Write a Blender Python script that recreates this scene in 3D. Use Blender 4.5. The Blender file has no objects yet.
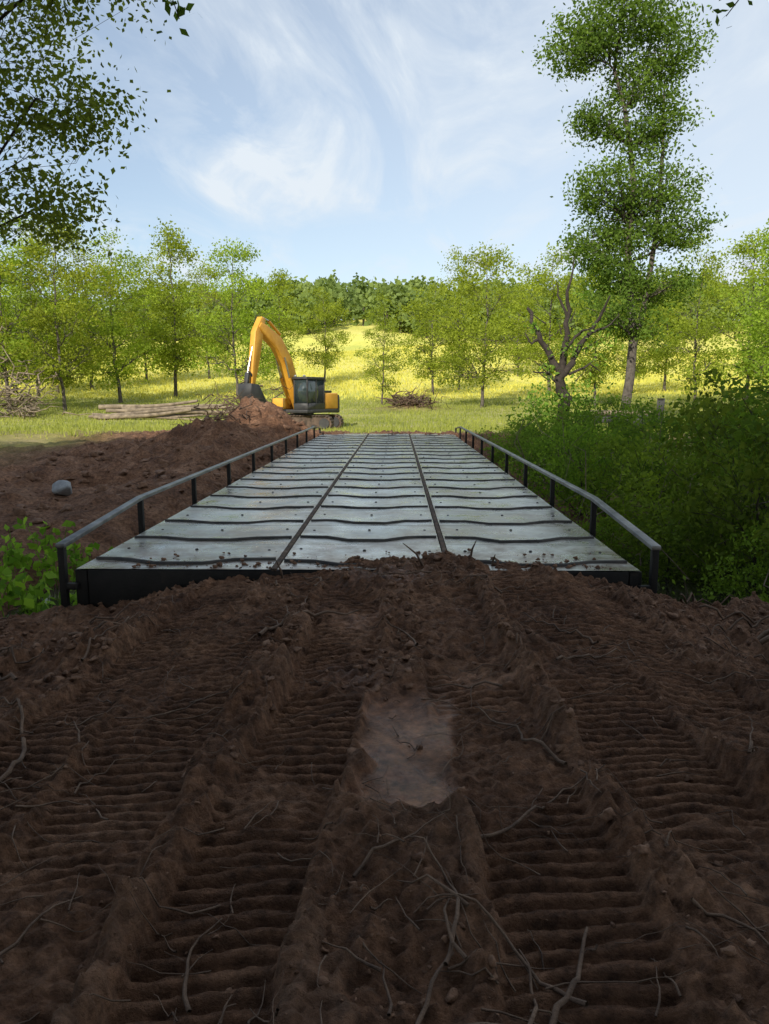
import bpy, math, numpy as np
from mathutils import Vector
R=math.radians
sc=bpy.context.scene
COL=sc.collection
# ---------------------------------------------------------------- noise
_t=np.random.RandomState(7).rand(256,256)
def vn(x,y,f,s=0):
    x=np.asarray(x,float)*f+s*17.31; y=np.asarray(y,float)*f+s*9.73
    xi=np.floor(x).astype(int); yi=np.floor(y).astype(int)
    fx=x-xi; fy=y-yi; fx=fx*fx*(3-2*fx); fy=fy*fy*(3-2*fy)
    a=_t[xi&255,yi&255]; b=_t[(xi+1)&255,yi&255]; c=_t[xi&255,(yi+1)&255]; d=_t[(xi+1)&255,(yi+1)&255]
    return (a*(1-fx)+b*fx)*(1-fy)+(c*(1-fx)+d*fx)*fy-0.5
def rn(x,y,f,s):
    return vn(x*.8-y*.6,x*.6+y*.8,f,s)
def fbm(x,y,f,o=4,s=0,g=0.5):
    r=0;a=1
    for i in range(o):
        r=r+a*(vn(x,y,f,s+i*3) if i%2 else rn(x,y,f,s+i*3)); f*=2.03; a*=g
    return r
def ss(a,b,x):
    t=np.clip((np.asarray(x,float)-a)/(b-a),0,1); return t*t*(3-2*t)
# ---------------------------------------------------------------- mesh building
def mk(name,parts,mats,smooth=True,loc=(0,0,0),obj=True):
    V=[];L=[];S=[];M=[];A=[];vo=0;lo=0
    for p in parts:
        v,f,m=p[0],p[1],p[2]; f=np.asarray(f); n,k=f.shape
        a=p[3] if len(p)>3 else np.random.rand(n)
        V.append(np.asarray(v,float)); L.append((f+vo).ravel()); S.append(lo+np.arange(n)*k)
        M.append(np.full(n,m)); A.append(a); vo+=len(v); lo+=n*k
    V=np.concatenate(V);L=np.concatenate(L);S=np.concatenate(S);M=np.concatenate(M);A=np.concatenate(A)
    me=bpy.data.meshes.new(name)
    me.vertices.add(len(V)); me.vertices.foreach_set('co',V.astype(np.float32).ravel())
    me.loops.add(len(L)); me.loops.foreach_set('vertex_index',L.astype(np.int32))
    me.polygons.add(len(S)); me.polygons.foreach_set('loop_start',S.astype(np.int32))
    me.polygons.foreach_set('material_index',M.astype(np.int32))
    me.update(calc_edges=True)
    if smooth: me.polygons.foreach_set('use_smooth',np.ones(len(S),bool))
    at=me.attributes.new('rnd','FLOAT','FACE'); at.data.foreach_set('value',A.astype(np.float32))
    for m in mats: me.materials.append(m)
    if not obj: return me
    return place(name,me,loc)
def place(name,me,loc=(0,0,0),rz=0,s=1,parent=None):
    o=bpy.data.objects.new(name,me); COL.objects.link(o); o.location=loc; o.rotation_euler=(0,0,rz)
    o.scale=(s,s,s) if np.isscalar(s) else s
    if parent: o.parent=parent
    return o
def tube(pts,rad,k=6,m=0,a=None):
    P=np.asarray(pts,float); n=len(P); rad=np.broadcast_to(rad,(n,))
    T=np.gradient(P,axis=0); T/=np.linalg.norm(T,axis=1)[:,None]+1e-9
    mean=P[-1]-P[0]; ref=np.array([1,0,0.]) if abs(mean[2])>abs(mean[0]) else np.array([0,0,1.])
    if abs(mean[1])>max(abs(mean[0]),abs(mean[2])): ref=np.array([0,0,1.])
    U=np.cross(T,ref); U/=np.linalg.norm(U,axis=1)[:,None]+1e-9; W=np.cross(T,U)
    t=np.arange(k)/k*2*np.pi
    V=P[:,None,:]+rad[:,None,None]*(np.cos(t)[None,:,None]*U[:,None,:]+np.sin(t)[None,:,None]*W[:,None,:])
    V=V.reshape(-1,3); i=np.arange(n-1)[:,None]*k; j=np.arange(k)[None,:]; j2=(j+1)%k
    F=np.stack([i+j,i+j2,i+k+j2,i+k+j],-1).reshape(-1,4)
    return (V,F,m,np.full(len(F),0.5 if a is None else a))
def leaves(C,size,rng,m=1,val=None,up=0.5,asp=0.55):
    n=len(C); a=rng.randn(n,3); a[:,2]-=0.3; a/=np.linalg.norm(a,axis=1)[:,None]
    b=rng.randn(n,3); b[:,2]*=(1-up); b=np.cross(a,b); b[:,2]*=(1-up*0.6); b/=np.linalg.norm(b,axis=1)[:,None]+1e-9
    s=size*(0.6+0.8*rng.rand(n))[:,None]
    V=np.stack([C-a*s*.5,C+b*s*asp*.5-a*s*0.08,C+a*s*.5,C-b*s*asp*.5-a*s*0.08],1).reshape(-1,3)
    F=np.arange(4*n).reshape(n,4)
    if val is None: val=rng.rand(n)
    return (V,F,m,val)
def curve(p0,p1,rng,n=5,w=0.08,sag=0.0):
    p0=np.asarray(p0,float);p1=np.asarray(p1,float); t=np.linspace(0,1,n)[:,None]
    L=np.linalg.norm(p1-p0); P=p0*(1-t)+p1*t
    P[1:-1]+=rng.randn(n-2,3)*w*L*0.5
    P[:,2]+=(np.sin(t[:,0]*np.pi))*sag*L
    return P
def treeparts(seed,trunk,r0,blobs,lpc=60,cr=0.5,ls=0.15,hollow=0.35,asp=0.55,tw=1.0):
    rng=np.random.RandomState(seed); trunk=np.asarray(trunk,float)
    n=14; d=np.r_[0,np.cumsum(np.linalg.norm(np.diff(trunk,axis=0),axis=1))]; tt=np.linspace(0,d[-1],n)
    T=np.stack([np.interp(tt,d,trunk[:,i]) for i in range(3)],1); T[1:-1,:2]+=rng.randn(n-2,2)*r0*0.35
    rad=r0*(1-0.88*np.linspace(0,1,n)**0.9); rad[0]*=1.35
    parts=[tube(T,rad,8)]; C=[];val=[]
    for (c,r,nc) in blobs:
        c=np.asarray(c,float); r=np.asarray(r,float)
        want=c[2]-0.55*np.linalg.norm((c-T[np.argmin(np.abs(T[:,2]-c[2]))])[:2])-r[2]*0.3
        want=max(want,T[0,2]+0.2*(T[-1,2]-T[0,2]))
        k=np.argmin(np.abs(T[:,2]-want)); L=curve(T[k],c,rng,6,0.08,-0.05)
        lr=min(rad[k]*0.6,0.03+0.02*np.linalg.norm(r))*(.5+.5*tw); parts.append(tube(L,np.linspace(lr,lr*0.35,6),5))
        u=rng.randn(nc,3); u/=np.linalg.norm(u,axis=1)[:,None]; q=rng.rand(nc)**(1/2.2); q=hollow+(1-hollow)*q
        cc=c+u*q[:,None]*r
        for p in cc:
            j=rng.randint(1,6); parts.append(tube(curve(L[j],p,rng,4,0.15,0.04),np.linspace(lr*0.35*tw,0.008*tw,4),3))
            m=int(lpc*(0.5+rng.rand())); g=rng.randn(m,3)*cr*(0.45+0.4*rng.rand())*np.array([1,1,.6])
            C.append(p+g); b=rng.rand(); val.append(np.clip(0.5*b+0.5*rng.rand(m),0,1))
    C=np.concatenate(C); parts.append(leaves(C,ls,rng,1,np.concatenate(val),asp=asp)); return parts
# ---------------------------------------------------------------- materials
def newmat(n):
    m=bpy.data.materials.new(n); m.use_nodes=True; nt=m.node_tree; nt.nodes.clear(); return m,nt
def N(nt,t,**k):
    n=nt.nodes.new(t)
    for a,b in k.items():
        if a in n.inputs: n.inputs[a].default_value=b
        else: setattr(n,a,b)
    return n
def ramp(nt,fac,stops):
    r=nt.nodes.new('ShaderNodeValToRGB'); e=r.color_ramp.elements
    while len(e)<len(stops): e.new(0.5)
    for i,(p,c) in enumerate(stops): e[i].position=p; e[i].color=(*c,1) if len(c)==3 else c
    nt.links.new(fac,r.inputs[0]); return r.outputs[0]
def noise(nt,scale,detail=4,rough=0.55,vec=None,dist=0):
    n=nt.nodes.new('ShaderNodeTexNoise'); n.inputs['Scale'].default_value=scale; n.inputs['Detail'].default_value=detail
    n.inputs['Roughness'].default_value=rough; n.inputs['Distortion'].default_value=dist
    if vec: nt.links.new(vec,n.inputs['Vector'])
    return n.outputs[0]
def mix(nt,f,a,b,bt='MIX'):
    m=nt.nodes.new('ShaderNodeMix'); m.data_type='RGBA'; m.blend_type=bt
    for s,v in ((0,f),(6,a),(7,b)):
        if isinstance(v,(int,float)): m.inputs[s].default_value=v
        elif isinstance(v,tuple): m.inputs[s].default_value=(*v,1)
        else: nt.links.new(v,m.inputs[s])
    return m.outputs[2]
def leafmat(name,dark,lite,trans=0.35,tc=None):
    m,nt=newmat(name); at=N(nt,'ShaderNodeAttribute',attribute_name='rnd')
    oi=N(nt,'ShaderNodeObjectInfo')
    c=ramp(nt,at.outputs['Fac'],[(0,dark),(0.55,tuple((a+b)/2 for a,b in zip(dark,lite))),(1,lite)])
    hs=N(nt,'ShaderNodeHueSaturation'); nt.links.new(c,hs.inputs['Color'])
    mr=N(nt,'ShaderNodeMapRange'); mr.inputs[3].default_value=0.8; mr.inputs[4].default_value=1.2
    nt.links.new(oi.outputs['Random'],mr.inputs[0]); nt.links.new(mr.outputs[0],hs.inputs['Value'])
    mh=N(nt,'ShaderNodeMapRange'); mh.inputs[3].default_value=0.475; mh.inputs[4].default_value=0.51
    nt.links.new(oi.outputs['Random'],mh.inputs[0]); nt.links.new(mh.outputs[0],hs.inputs['Hue'])
    p=N(nt,'ShaderNodeBsdfDiffuse'); nt.links.new(hs.outputs[0],p.inputs['Color'])
    t=N(nt,'ShaderNodeBsdfTranslucent'); tm=mix(nt,1.0,hs.outputs[0],(1.5,1.5,0.6) if not tc else tc,'MULTIPLY'); nt.links.new(tm,t.inputs[0])
    s=N(nt,'ShaderNodeMixShader'); s.inputs[0].default_value=trans
    nt.links.new(p.outputs[0],s.inputs[1]); nt.links.new(t.outputs[0],s.inputs[2])
    o=N(nt,'ShaderNodeOutputMaterial'); nt.links.new(s.outputs[0],o.inputs[0]); return m
def pmat(name,stops,scale=5,rough=0.7,metal=0,bump=0.0,bs=30,detail=5,bdist=0.02,spec=0.5):
    m,nt=newmat(name); tc=N(nt,'ShaderNodeTexCoord'); v=tc.outputs['Object']
    c=ramp(nt,noise(nt,scale,detail,0.6,v),stops)
    p=N(nt,'ShaderNodeBsdfPrincipled',Roughness=rough,Metallic=metal); p.inputs['Specular IOR Level'].default_value=spec
    nt.links.new(c,p.inputs['Base Color'])
    if bump:
        b=N(nt,'ShaderNodeBump',Strength=bump,Distance=bdist); nt.links.new(noise(nt,bs,5,0.65,v),b.inputs['Height']); nt.links.new(b.outputs[0],p.inputs['Normal'])
    o=N(nt,'ShaderNodeOutputMaterial'); nt.links.new(p.outputs[0],o.inputs[0]); return m
bark=pmat('bark',[(0.3,(0.045,0.036,0.028)),(0.7,(0.16,0.135,0.11))],6,0.9)
barkdark=pmat('dark_bark',[(0.3,(0.02,0.015,0.011)),(0.7,(0.06,0.045,0.035))],6,0.9)
rootm=pmat('root_wood',[(0.3,(0.055,0.032,0.021)),(0.7,(0.18,0.115,0.075))],9,0.85,bump=0.6,bs=60)
logm=pmat('cut_log',[(0.3,(0.10,0.075,0.05)),(0.7,(0.32,0.25,0.17))],3,0.85,bump=0.6,bs=20)
leafA=leafmat('leaf_young',(0.13,0.19,0.025),(0.36,0.45,0.06),0.45)
leafB=leafmat('leaf_mature',(0.055,0.10,0.02),(0.18,0.27,0.045),0.42)
leafO=leafmat('leaf_overhang',(0.07,0.11,0.03),(0.22,0.30,0.07),0.58)
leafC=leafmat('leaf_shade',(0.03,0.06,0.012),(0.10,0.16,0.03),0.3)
leafD=leafmat('leaf_weed',(0.08,0.16,0.025),(0.26,0.40,0.06),0.42)
leafF=leafmat('leaf_far_hazed',(0.11,0.16,0.05),(0.26,0.32,0.10),0.35)  # distance haze is put into this leaf colour: lighter, greyer greens
grassm=leafmat('grass_blades',(0.21,0.26,0.05),(0.46,0.50,0.12),0.35,(1.3,1.3,0.7))
fieldm=leafmat('field_blades',(0.45,0.45,0.09),(0.78,0.70,0.17),0.35,(1.2,1.15,0.7))
# ---------------------------------------------------------------- terrain
cx=[-14,-8,-6,-4,-3,-2.4,-1.7,-1.2,-.6,.5,1.4,1.9,2.3,2.8,3.5,5,8,14]
cz=[-.5,-.6,-.62,-.55,-.42,-.24,-.09,-.03,.02,.05,.04,-.05,-.2,-.34,-.36,-.32,-.2,0]
GYr=[7.15,7.7,9.2,10.3,13,16,24,29,31,31.7,36,42,50,60,70,90,125,165,260,420]
GZr=[0,-.35,-1.0,-1.6,-1.6,-1.15,-.9,-.5,-.12,-.03,-.2,-.35,-.1,.55,1.3,3.2,7.2,11.5,20,24]
GZl=[0,-.1,-.35,-.6,-.75,-.55,-.4,-.3,-.2,-.1,-.25,-.35,-.1,.55,1.3,3.2,7.2,11.5,20,24]
bands=[(-2.5,-.55,.29,.08,.9,5.8,.7,.5),(2.7,.75,.29,.08,.9,5.8,.7,.9),(-3.1,-2.3,.30,.078,.9,6.4,.9,.1),(-2.2,-1.45,.28,.075,.9,6.9,.95,.4),(2.35,1.5,.29,.08,.9,6.8,.9,.7),(3.2,2.3,.3,.078,.9,6.2,.9,.2),
 (-1.35,-1.0,.29,.078,.9,7.1,1.,.0),(-.58,-.36,.25,.080,1.2,7.2,1.,.3),(.56,.42,.27,.082,1.6,7.1,1.,.6),(1.5,1.0,.29,.078,.9,7.0,1.,.8)]
def gbase(x,y):
    x=np.asarray(x,float);y=np.asarray(y,float)
    w=ss(-3.6,-6.5,x)
    far=np.interp(y,GYr,GZr)*(1-w)+np.interp(y,GYr,GZl)*w
    cr=np.interp(x,cx,cz); s=0.25+0.75*ss(2.5,6.8,y); near=cr*s-0.05*(1-ss(2,6.5,y))
    edge=7.10+0.35*vn(x,x*0,2.6,3)+0.12*vn(x,x*0,9,5)+0.2*ss(-1.9,-.5,x)*ss(2.0,1,x)
    fade=1-ss(9,14,y)
    z=np.where(y<edge,near,near*fade+np.interp(y-edge+7.15,GYr,GZr)*(1-w)+np.interp(y-edge+7.15,GYr,GZl)*w)
    z=np.where(y>14,far,z)
    def g(px,py,sx,sy,h): return h*np.exp(-((x-px)/sx)**2-((y-py)/sy)**2)
    z=z+g(-6.4,32.0,1.2,2.2,1.35)+g(-4.9,31.5,.8,1.6,.75)+g(-7.2,28,1.3,1.6,.8)+g(-5.6,26,1.0,2.0,.85)+g(-6.0,22,1.1,1.6,.5)+g(-9.5,24.5,1.6,1.0,.4)+g(-5.0,18,.8,2.4,.45)-g(-8.5,19,2.0,1.2,.5)
    z=z+g(1.0,58,2.6,1.2,.4)
    z=z+0.5*ss(14,26,x)*ss(8,12,y)*ss(40,30,y)-0.5*ss(-14,-30,x)*ss(8,14,y)*ss(30,20,y)
    z=z+ss(60,130,y)*fbm(x,y,0.02,3,11)*4+ss(140,230,y)*(6*np.sin(x*0.012+1.1))
    return z
def height(x,y,full=False):
    z=gbase(x,y)
    near=(1-ss(7.6,9,y))
    lump=np.abs(fbm(x,y,6.5,4,5,.6))
    fine=near*(0.030*fbm(x,y,14,3,61,.65))
    d=0.13*fbm(x,y,1.5,3,1,0.5)+0.10*lump+fine*1.3
    comp=np.zeros_like(z)
    wob=rn(x,y,2.2,77)
    for (xa,xb,hw,pt,y0,y1,st,ph) in bands:
        xc=xa+(xb-xa)*(y-1)/6+0.06*np.sin(y*1.1+ph*9)
        u=(x-xc)/hw; au=np.abs(u)+0.24*rn(x,y,4,int(ph*10)+20)+.10*rn(x,y,14,int(ph*10)+21)
        m=ss(1.06,.92,au)*ss(y0-.3,y0,y)*ss(y1+.25,y1-.1,y)*st
        m=m*ss(-.38,-.30,rn(x,y,1.1,int(ph*10)+36))
        pat=ss(-0.32,-0.10,rn(x,y,1.4,int(ph*10)+30)+.25*rn(x,y,7,int(ph*10)+31))
        t=(y+0.05*u*np.sin(ph*20)+0.05*wob+0.016*rn(x,y,7,8)+0.02*u*u)/pt+ph; fr=t-np.floor(t)
        dep=.048+.03*rn(x,y,5,44)
        rib=-dep*np.exp(-((fr-.5)/.15)**2)+0.018*fr
        tgt=-0.05+rib*(0.12+0.88*pat)+0.035*(1.25-pat)*lump*2+0.05*fbm(x,y,2.2,2,1)+fine*(.6)*(1.6-pat)
        berm=(0.03+.07*rn(x,y,3,17)+.03*rn(x,y,9,18))*np.exp(-((au-1.2)/.15)**2)*ss(y0-.3,y0,y)*ss(y1+.2,y1,y)*(.6+1.3*lump)
        d=d*(1-m)+tgt*m+np.maximum(berm,0)*near*.8; comp=np.maximum(comp,m)
    sp=ss(-.20,-.14,x+0.12*rn(x,y,5,4)+.04*rn(x,y,17,5))*ss(.33,.27,x+0.12*rn(x,y,5,6)+.04*rn(x,y,17,6))*ss(2.85,2.95,y+.12*rn(x,y,6,7))*ss(4.45,3.8,y+.3*rn(x,y,4,8))
    d=d*(1-sp)+(-0.045+0.035*fbm(x,y,3,4,2)+.25*fine)*sp
    amp=near+(1-near)*(1.5*(1-ss(36,46,y)))+ss(36,46,y)*0.5
    spo=np.exp(-((x+7)/3.2)**2-((y-26.5)/8)**2)*ss(14,19,y)
    z=z+d*amp+spo*(0.75*np.abs(fbm(x,y,.9,5,14,0.62))-.1+.12*fbm(x,y,4,3,15))
    if full:
        wet=np.clip(sp*(.35+.55*ss(-.08,.12,rn(x,y,3.2,41)))+ss(.06,.22,rn(x,y,2.4,40))*.8*near*ss(3.6,5,y)*ss(.9,.2,np.abs(x-.1)),0,1)
        return z,wet,comp,d,sp
    return z
def axis(segs):
    out=[]
    for a,b,s in segs:
        n=max(2,int(round((b-a)/s))); out.append(np.linspace(a,b,n,endpoint=False))
    return np.r_[np.concatenate(out),segs[-1][1]]
X=axis([(-420,-100,20),(-100,-30,3),(-30,-14,.6),(-14,-5,.12),(-5,-3.4,.04),(-3.4,3.4,.015),(3.4,5.5,.04),(5.5,14,.15),(14,30,.7),(30,100,3),(100,420,20)])
Y=axis([(-150,-20,10),(-20,.8,1.0),(.8,4.2,.0105),(4.2,7.6,.014),(7.6,12,.08),(12,36,.13),(36,70,.5),(70,180,2),(180,800,15)])
XX,YY=np.meshgrid(X,Y); Z,wet,comp,det,spm=height(XX,YY,True)
nx,ny=len(X),len(Y); V=np.stack([XX,YY,Z],-1).reshape(-1,3)
i=np.arange(ny-1)[:,None]*nx; j=np.arange(nx-1)[None,:]; F=np.stack([i+j,i+j+1,i+nx+j+1,i+nx+j],-1).reshape(-1,4)
gm,nt=newmat('ground_soil_and_grass')
at=N(nt,'ShaderNodeAttribute',attribute_name='mask'); sep=N(nt,'ShaderNodeSeparateColor'); nt.links.new(at.outputs['Color'],sep.inputs[0])
tc=N(nt,'ShaderNodeTexCoord'); v=tc.outputs['Object']
n1=noise(nt,1.3,4,.62,v); n2=noise(nt,14,5,.7,v)
dirt=ramp(nt,n1,[(0.3,(0.105,0.050,0.027)),(0.52,(0.20,0.103,0.058)),(0.72,(0.31,0.175,0.105))])
dv=ramp(nt,n2,[(0.34,(0.38,0.35,0.33)),(0.52,(.95,.93,.92)),(0.68,(1.5,1.5,1.5))]); dirt=mix(nt,1.0,dirt,dv,'MULTIPLY')
sub=mix(nt,1.0,(0.85,0.78,0.72),dirt,'MULTIPLY'); dirt=mix(nt,sep.outputs[2],dirt,sub)
pale=mix(nt,at.outputs['Alpha'],dirt,mix(nt,0.45,dirt,(0.30,0.19,0.13)))
sxy=N(nt,'ShaderNodeSeparateXYZ'); nt.links.new(v,sxy.inputs[0])
gr=ramp(nt,noise(nt,0.35,5,.65,v),[(0.35,(0.20,0.22,0.055)),(0.52,(0.34,0.35,0.10)),(0.68,(0.44,0.39,0.18))])
fi=ramp(nt,noise(nt,0.12,7,.7,v),[(0.35,(0.46,0.48,0.10)),(0.5,(0.64,0.60,0.13)),(0.68,(0.70,0.62,0.18))])
c=mix(nt,sep.outputs[0],pale,gr); c=mix(nt,sep.outputs[1],c,fi)
p=N(nt,'ShaderNodeBsdfPrincipled'); nt.links.new(c,p.inputs['Base Color'])
mr=N(nt,'ShaderNodeMapRange'); mr.inputs[3].default_value=.9; mr.inputs[4].default_value=.15; nt.links.new(sep.outputs[2],mr.inputs[0]); nt.links.new(mr.outputs[0],p.inputs['Roughness'])
p.inputs['Specular IOR Level'].default_value=0.3
b=N(nt,'ShaderNodeBump',Distance=0.06); nt.links.new(noise(nt,30,6,.74,v),b.inputs['Height']); nt.links.new(b.outputs[0],p.inputs['Normal'])
bs_=N(nt,'ShaderNodeMapRange'); bs_.inputs[3].default_value=1.0; bs_.inputs[4].default_value=.25; nt.links.new(sep.outputs[2],bs_.inputs[0]); nt.links.new(bs_.outputs[0],b.inputs['Strength'])
o=N(nt,'ShaderNodeOutputMaterial'); nt.links.new(p.outputs[0],o.inputs[0])
ground=mk('ground',[(V,F,0,np.zeros(len(F)))],[gm])
def grassmask(x,y):
    e=np.where(x<-3.4,38.5,33)+3*vn(x,y,.3,50)
    g=ss(-1,1,y-e); r=ss(4.5,6,x+1.2*vn(x,y,.8,51))*ss(9,11,y)*(0.55+0.5*vn(x,y,1.2,52)); l=ss(-11,-15,x+2*vn(x,y,.4,53))*ss(9,12,y)*.6
    h=1-np.exp(-((x-1)/2.6)**2-((y-58)/1.3)**2)
    return np.clip(np.maximum(np.maximum(g,r),l)*h,0,1)
def fieldmask(x,y): return ss(-4,4,y-70-8*vn(x,y,.05,54)-4*vn(x,y,.3,55))
gmk=grassmask(XX,YY); fm=fieldmask(XX,YY)
pl=np.clip(ss(.02,.08,det)*0.6*ss(-.2,.3,rn(XX,YY,3,60)),0,1)*(1-ss(9,12,YY))
mask=np.stack([gmk,fm,wet*1.0,pl],-1).reshape(-1,4).astype(np.float32)
ca=ground.data.color_attributes.new('mask','FLOAT_COLOR','POINT'); ca.data.foreach_set('color',mask.ravel())
# ---------------------------------------------------------------- creek
wm,nt=newmat('creek_water'); p=N(nt,'ShaderNodeBsdfPrincipled',Roughness=0.08); p.inputs['Base Color'].default_value=(0.03,0.028,0.02,1)
b=N(nt,'ShaderNodeBump',Strength=.15,Distance=.02); nt.links.new(noise(nt,4,3),b.inputs['Height']); nt.links.new(b.outputs[0],p.inputs['Normal'])
o=N(nt,'ShaderNodeOutputMaterial'); nt.links.new(p.outputs[0],o.inputs[0])
mk('creek_water',[(np.array([[-12,8,-1.32],[40,8,-1.32],[40,17,-1.32],[-12,17,-1.32]]),np.array([[0,1,2,3]]),0)],[wm])
# ---------------------------------------------------------------- boxes etc.
def box(x0,x1,y0,y1,z0,z1,m=0):
    V=np.array([[x,y,z] for z in (z0,z1) for y in (y0,y1) for x in (x0,x1)],float)
    F=np.array([[0,2,3,1],[4,5,7,6],[0,1,5,4],[2,6,7,3],[0,4,6,2],[1,3,7,5]]); return (V,F,m)
def prism(poly,x0,x1,m=0):
    n=len(poly); V=np.array([[x0,a,b] for a,b in poly]+[[x1,a,b] for a,b in poly],float)
    out=[(V,np.array([[k,(k+1)%n,n+(k+1)%n,n+k] for k in range(n)]),m)]
    out.append((V,np.array([list(range(n))[::-1]]),m)); out.append((V,np.array([list(range(n,2*n))]),m)); return out
def bev(o,w=0.02,seg=2):
    wl=o.modifiers.new('weld','WELD'); wl.merge_threshold=0.0005
    b=o.modifiers.new('bevel','BEVEL'); b.width=w; b.segments=seg; b.limit_method='ANGLE'; b.angle_limit=R(35); return o
def part(name,parts,mats,parent,bevel=0.0,smooth=False):
    o=mk(name,parts,mats,smooth=smooth); o.parent=parent
    if bevel: bev(o,bevel)
    return o
def empty(name,loc=(0,0,0),rz=0):
    e=bpy.data.objects.new(name,None); COL.objects.link(e); e.location=loc; e.rotation_euler=(0,0,rz); return e
# ---------------------------------------------------------------- bridge
dm,nt=newmat('galvanised_deck_steel'); tc=N(nt,'ShaderNodeTexCoord'); v=tc.outputs['Object']
at=N(nt,'ShaderNodeAttribute',attribute_name='rnd')
st=ramp(nt,noise(nt,1.6,8,.68,v),[(0.3,(0.38,0.395,0.37)),(0.52,(0.58,0.59,0.55)),(0.75,(0.76,0.76,0.71))])
st=mix(nt,1.0,st,ramp(nt,at.outputs['Fac'],[(0,(.78,.78,.77)),(1,(1.1,1.1,1.1))]),'MULTIPLY')
dirtc=mix(nt,ramp(nt,noise(nt,0.9,9,.72,v,.6),[(0.44,(0,0,0)),(0.64,(.75,.75,.75))]),st,(0.35,0.28,0.21))
sx=N(nt,'ShaderNodeSeparateXYZ'); nt.links.new(v,sx.inputs[0])
def near_(out,val,w):
    a=N(nt,'ShaderNodeMath',operation='SUBTRACT'); nt.links.new(out,a.inputs[0]); a.inputs[1].default_value=val
    b=N(nt,'ShaderNodeMath',operation='ABSOLUTE'); nt.links.new(a.outputs[0],b.inputs[0])
    c=N(nt,'ShaderNodeMapRange'); c.inputs[1].default_value=0.02; c.inputs[2].default_value=w; c.inputs[3].default_value=1; c.inputs[4].default_value=0; nt.links.new(b.outputs[0],c.inputs[0]); return c.outputs[0]
mx=N(nt,'ShaderNodeMath',operation='MAXIMUM'); nt.links.new(near_(sx.outputs[0],-1.2,.12),mx.inputs[0]); nt.links.new(near_(sx.outputs[0],.52,.12),mx.inputs[1])
mm=N(nt,'ShaderNodeMath',operation='MULTIPLY'); nt.links.new(mx.outputs[0],mm.inputs[0]); nt.links.new(ramp(nt,noise(nt,6,5,.7,v),[(.4,(.1,.1,.1)),(.65,(.9,.9,.9))]),mm.inputs[1])
cc=mix(nt,mm.outputs[0],dirtc,(0.20,0.13,0.085))
ne=N(nt,'ShaderNodeMapRange'); ne.inputs[1].default_value=7.0; ne.inputs[2].default_value=9.6; ne.inputs[3].default_value=.95; ne.inputs[4].default_value=0; nt.links.new(sx.outputs[1],ne.inputs[0])
m2=N(nt,'ShaderNodeMath',operation='MULTIPLY'); nt.links.new(ne.outputs[0],m2.inputs[0]); nt.links.new(ramp(nt,noise(nt,3,8,.75,v),[(.43,(0,0,0)),(.60,(1,1,1))]),m2.inputs[1])
cc=mix(nt,m2.outputs[0],cc,(0.18,0.12,0.08))
p=N(nt,'ShaderNodeBsdfPrincipled',Metallic=0.65); nt.links.new(cc,p.inputs['Base Color'])
q=N(nt,'ShaderNodeMapRange'); q.inputs[1].default_value=.3;q.inputs[2].default_value=.7;q.inputs[3].default_value=.14; q.inputs[4].default_value=.5; nt.links.new(noise(nt,2.5,6,.65,v),q.inputs[0]); nt.links.new(q.outputs[0],p.inputs['Roughness'])
bb=N(nt,'ShaderNodeBump',Strength=.5,Distance=.014); nt.links.new(noise(nt,3,6,.6,v),bb.inputs['Height']); nt.links.new(bb.outputs[0],p.inputs['Normal'])
o=N(nt,'ShaderNodeOutputMaterial'); nt.links.new(p.outputs[0],o.inputs[0])
blk=pmat('black_painted_steel',[(0.35,(0.006,0.006,0.007)),(0.6,(0.014,0.013,0.013)),(0.75,(0.035,0.024,0.017))],4,.6,0.0,.3,40,spec=.25)
railm=pmat('weathered_rail_steel',[(0.35,(0.10,0.105,0.11)),(0.7,(0.28,0.28,0.27))],3,.42,0.6,.2,40)
barm=pmat('tread_bar_steel',[(0.35,(0.012,0.012,0.012)),(0.7,(0.05,0.042,0.035))],5,.6,0.1,.2,40)
rust=pmat('rusty_seam',[(0.35,(0.035,0.024,0.018)),(0.6,(0.09,0.055,0.035)),(0.75,(0.22,0.17,0.13))],7,.85,0,.6,60)
br=empty('steel_bridge')
x0,xa,xb,x1=-3.14,-1.2,.52,2.36; y0,y1=7.07,31.6
parts=[]
for a,b_ in ((x0,xa-.035),(xa+.035,xb-.035),(xb+.035,x1)):
    rs=np.random.RandomState(int(a*10)+50)
    nP=20; L=(y1-y0)/nP
    for k in range(nP):
        g=10; h=6; xs=np.linspace(a,b_,g); ys=np.linspace(y0+k*L+.004,y0+(k+1)*L-.004,h)
        A,B=np.meshgrid(xs,ys); zz=-0.007*np.sin((B-ys[0])/L*np.pi)+rs.rand()*.002+.007*np.sin((A-a)/(b_-a)*np.pi*2+rs.rand()*3)*np.sin((B-ys[0])/L*np.pi)
        Vv=np.stack([A,B,zz],-1).reshape(-1,3); ii=np.arange(h-1)[:,None]*g; jj=np.arange(g-1)[None,:]
        ff=np.stack([ii+jj,ii+jj+1,ii+g+jj+1,ii+g+jj],-1).reshape(-1,4)
        parts.append((Vv,ff,0,np.full(len(ff),rs.rand())))
part('deck_plates',parts,[dm],br,smooth=True)
part('deck_underside',[box(x0+.01,x1-.01,y0+.02,y1-.02,-.10,-.022)],[blk],br)
parts=[];bolts=[]
rs=np.random.RandomState(3)
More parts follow.
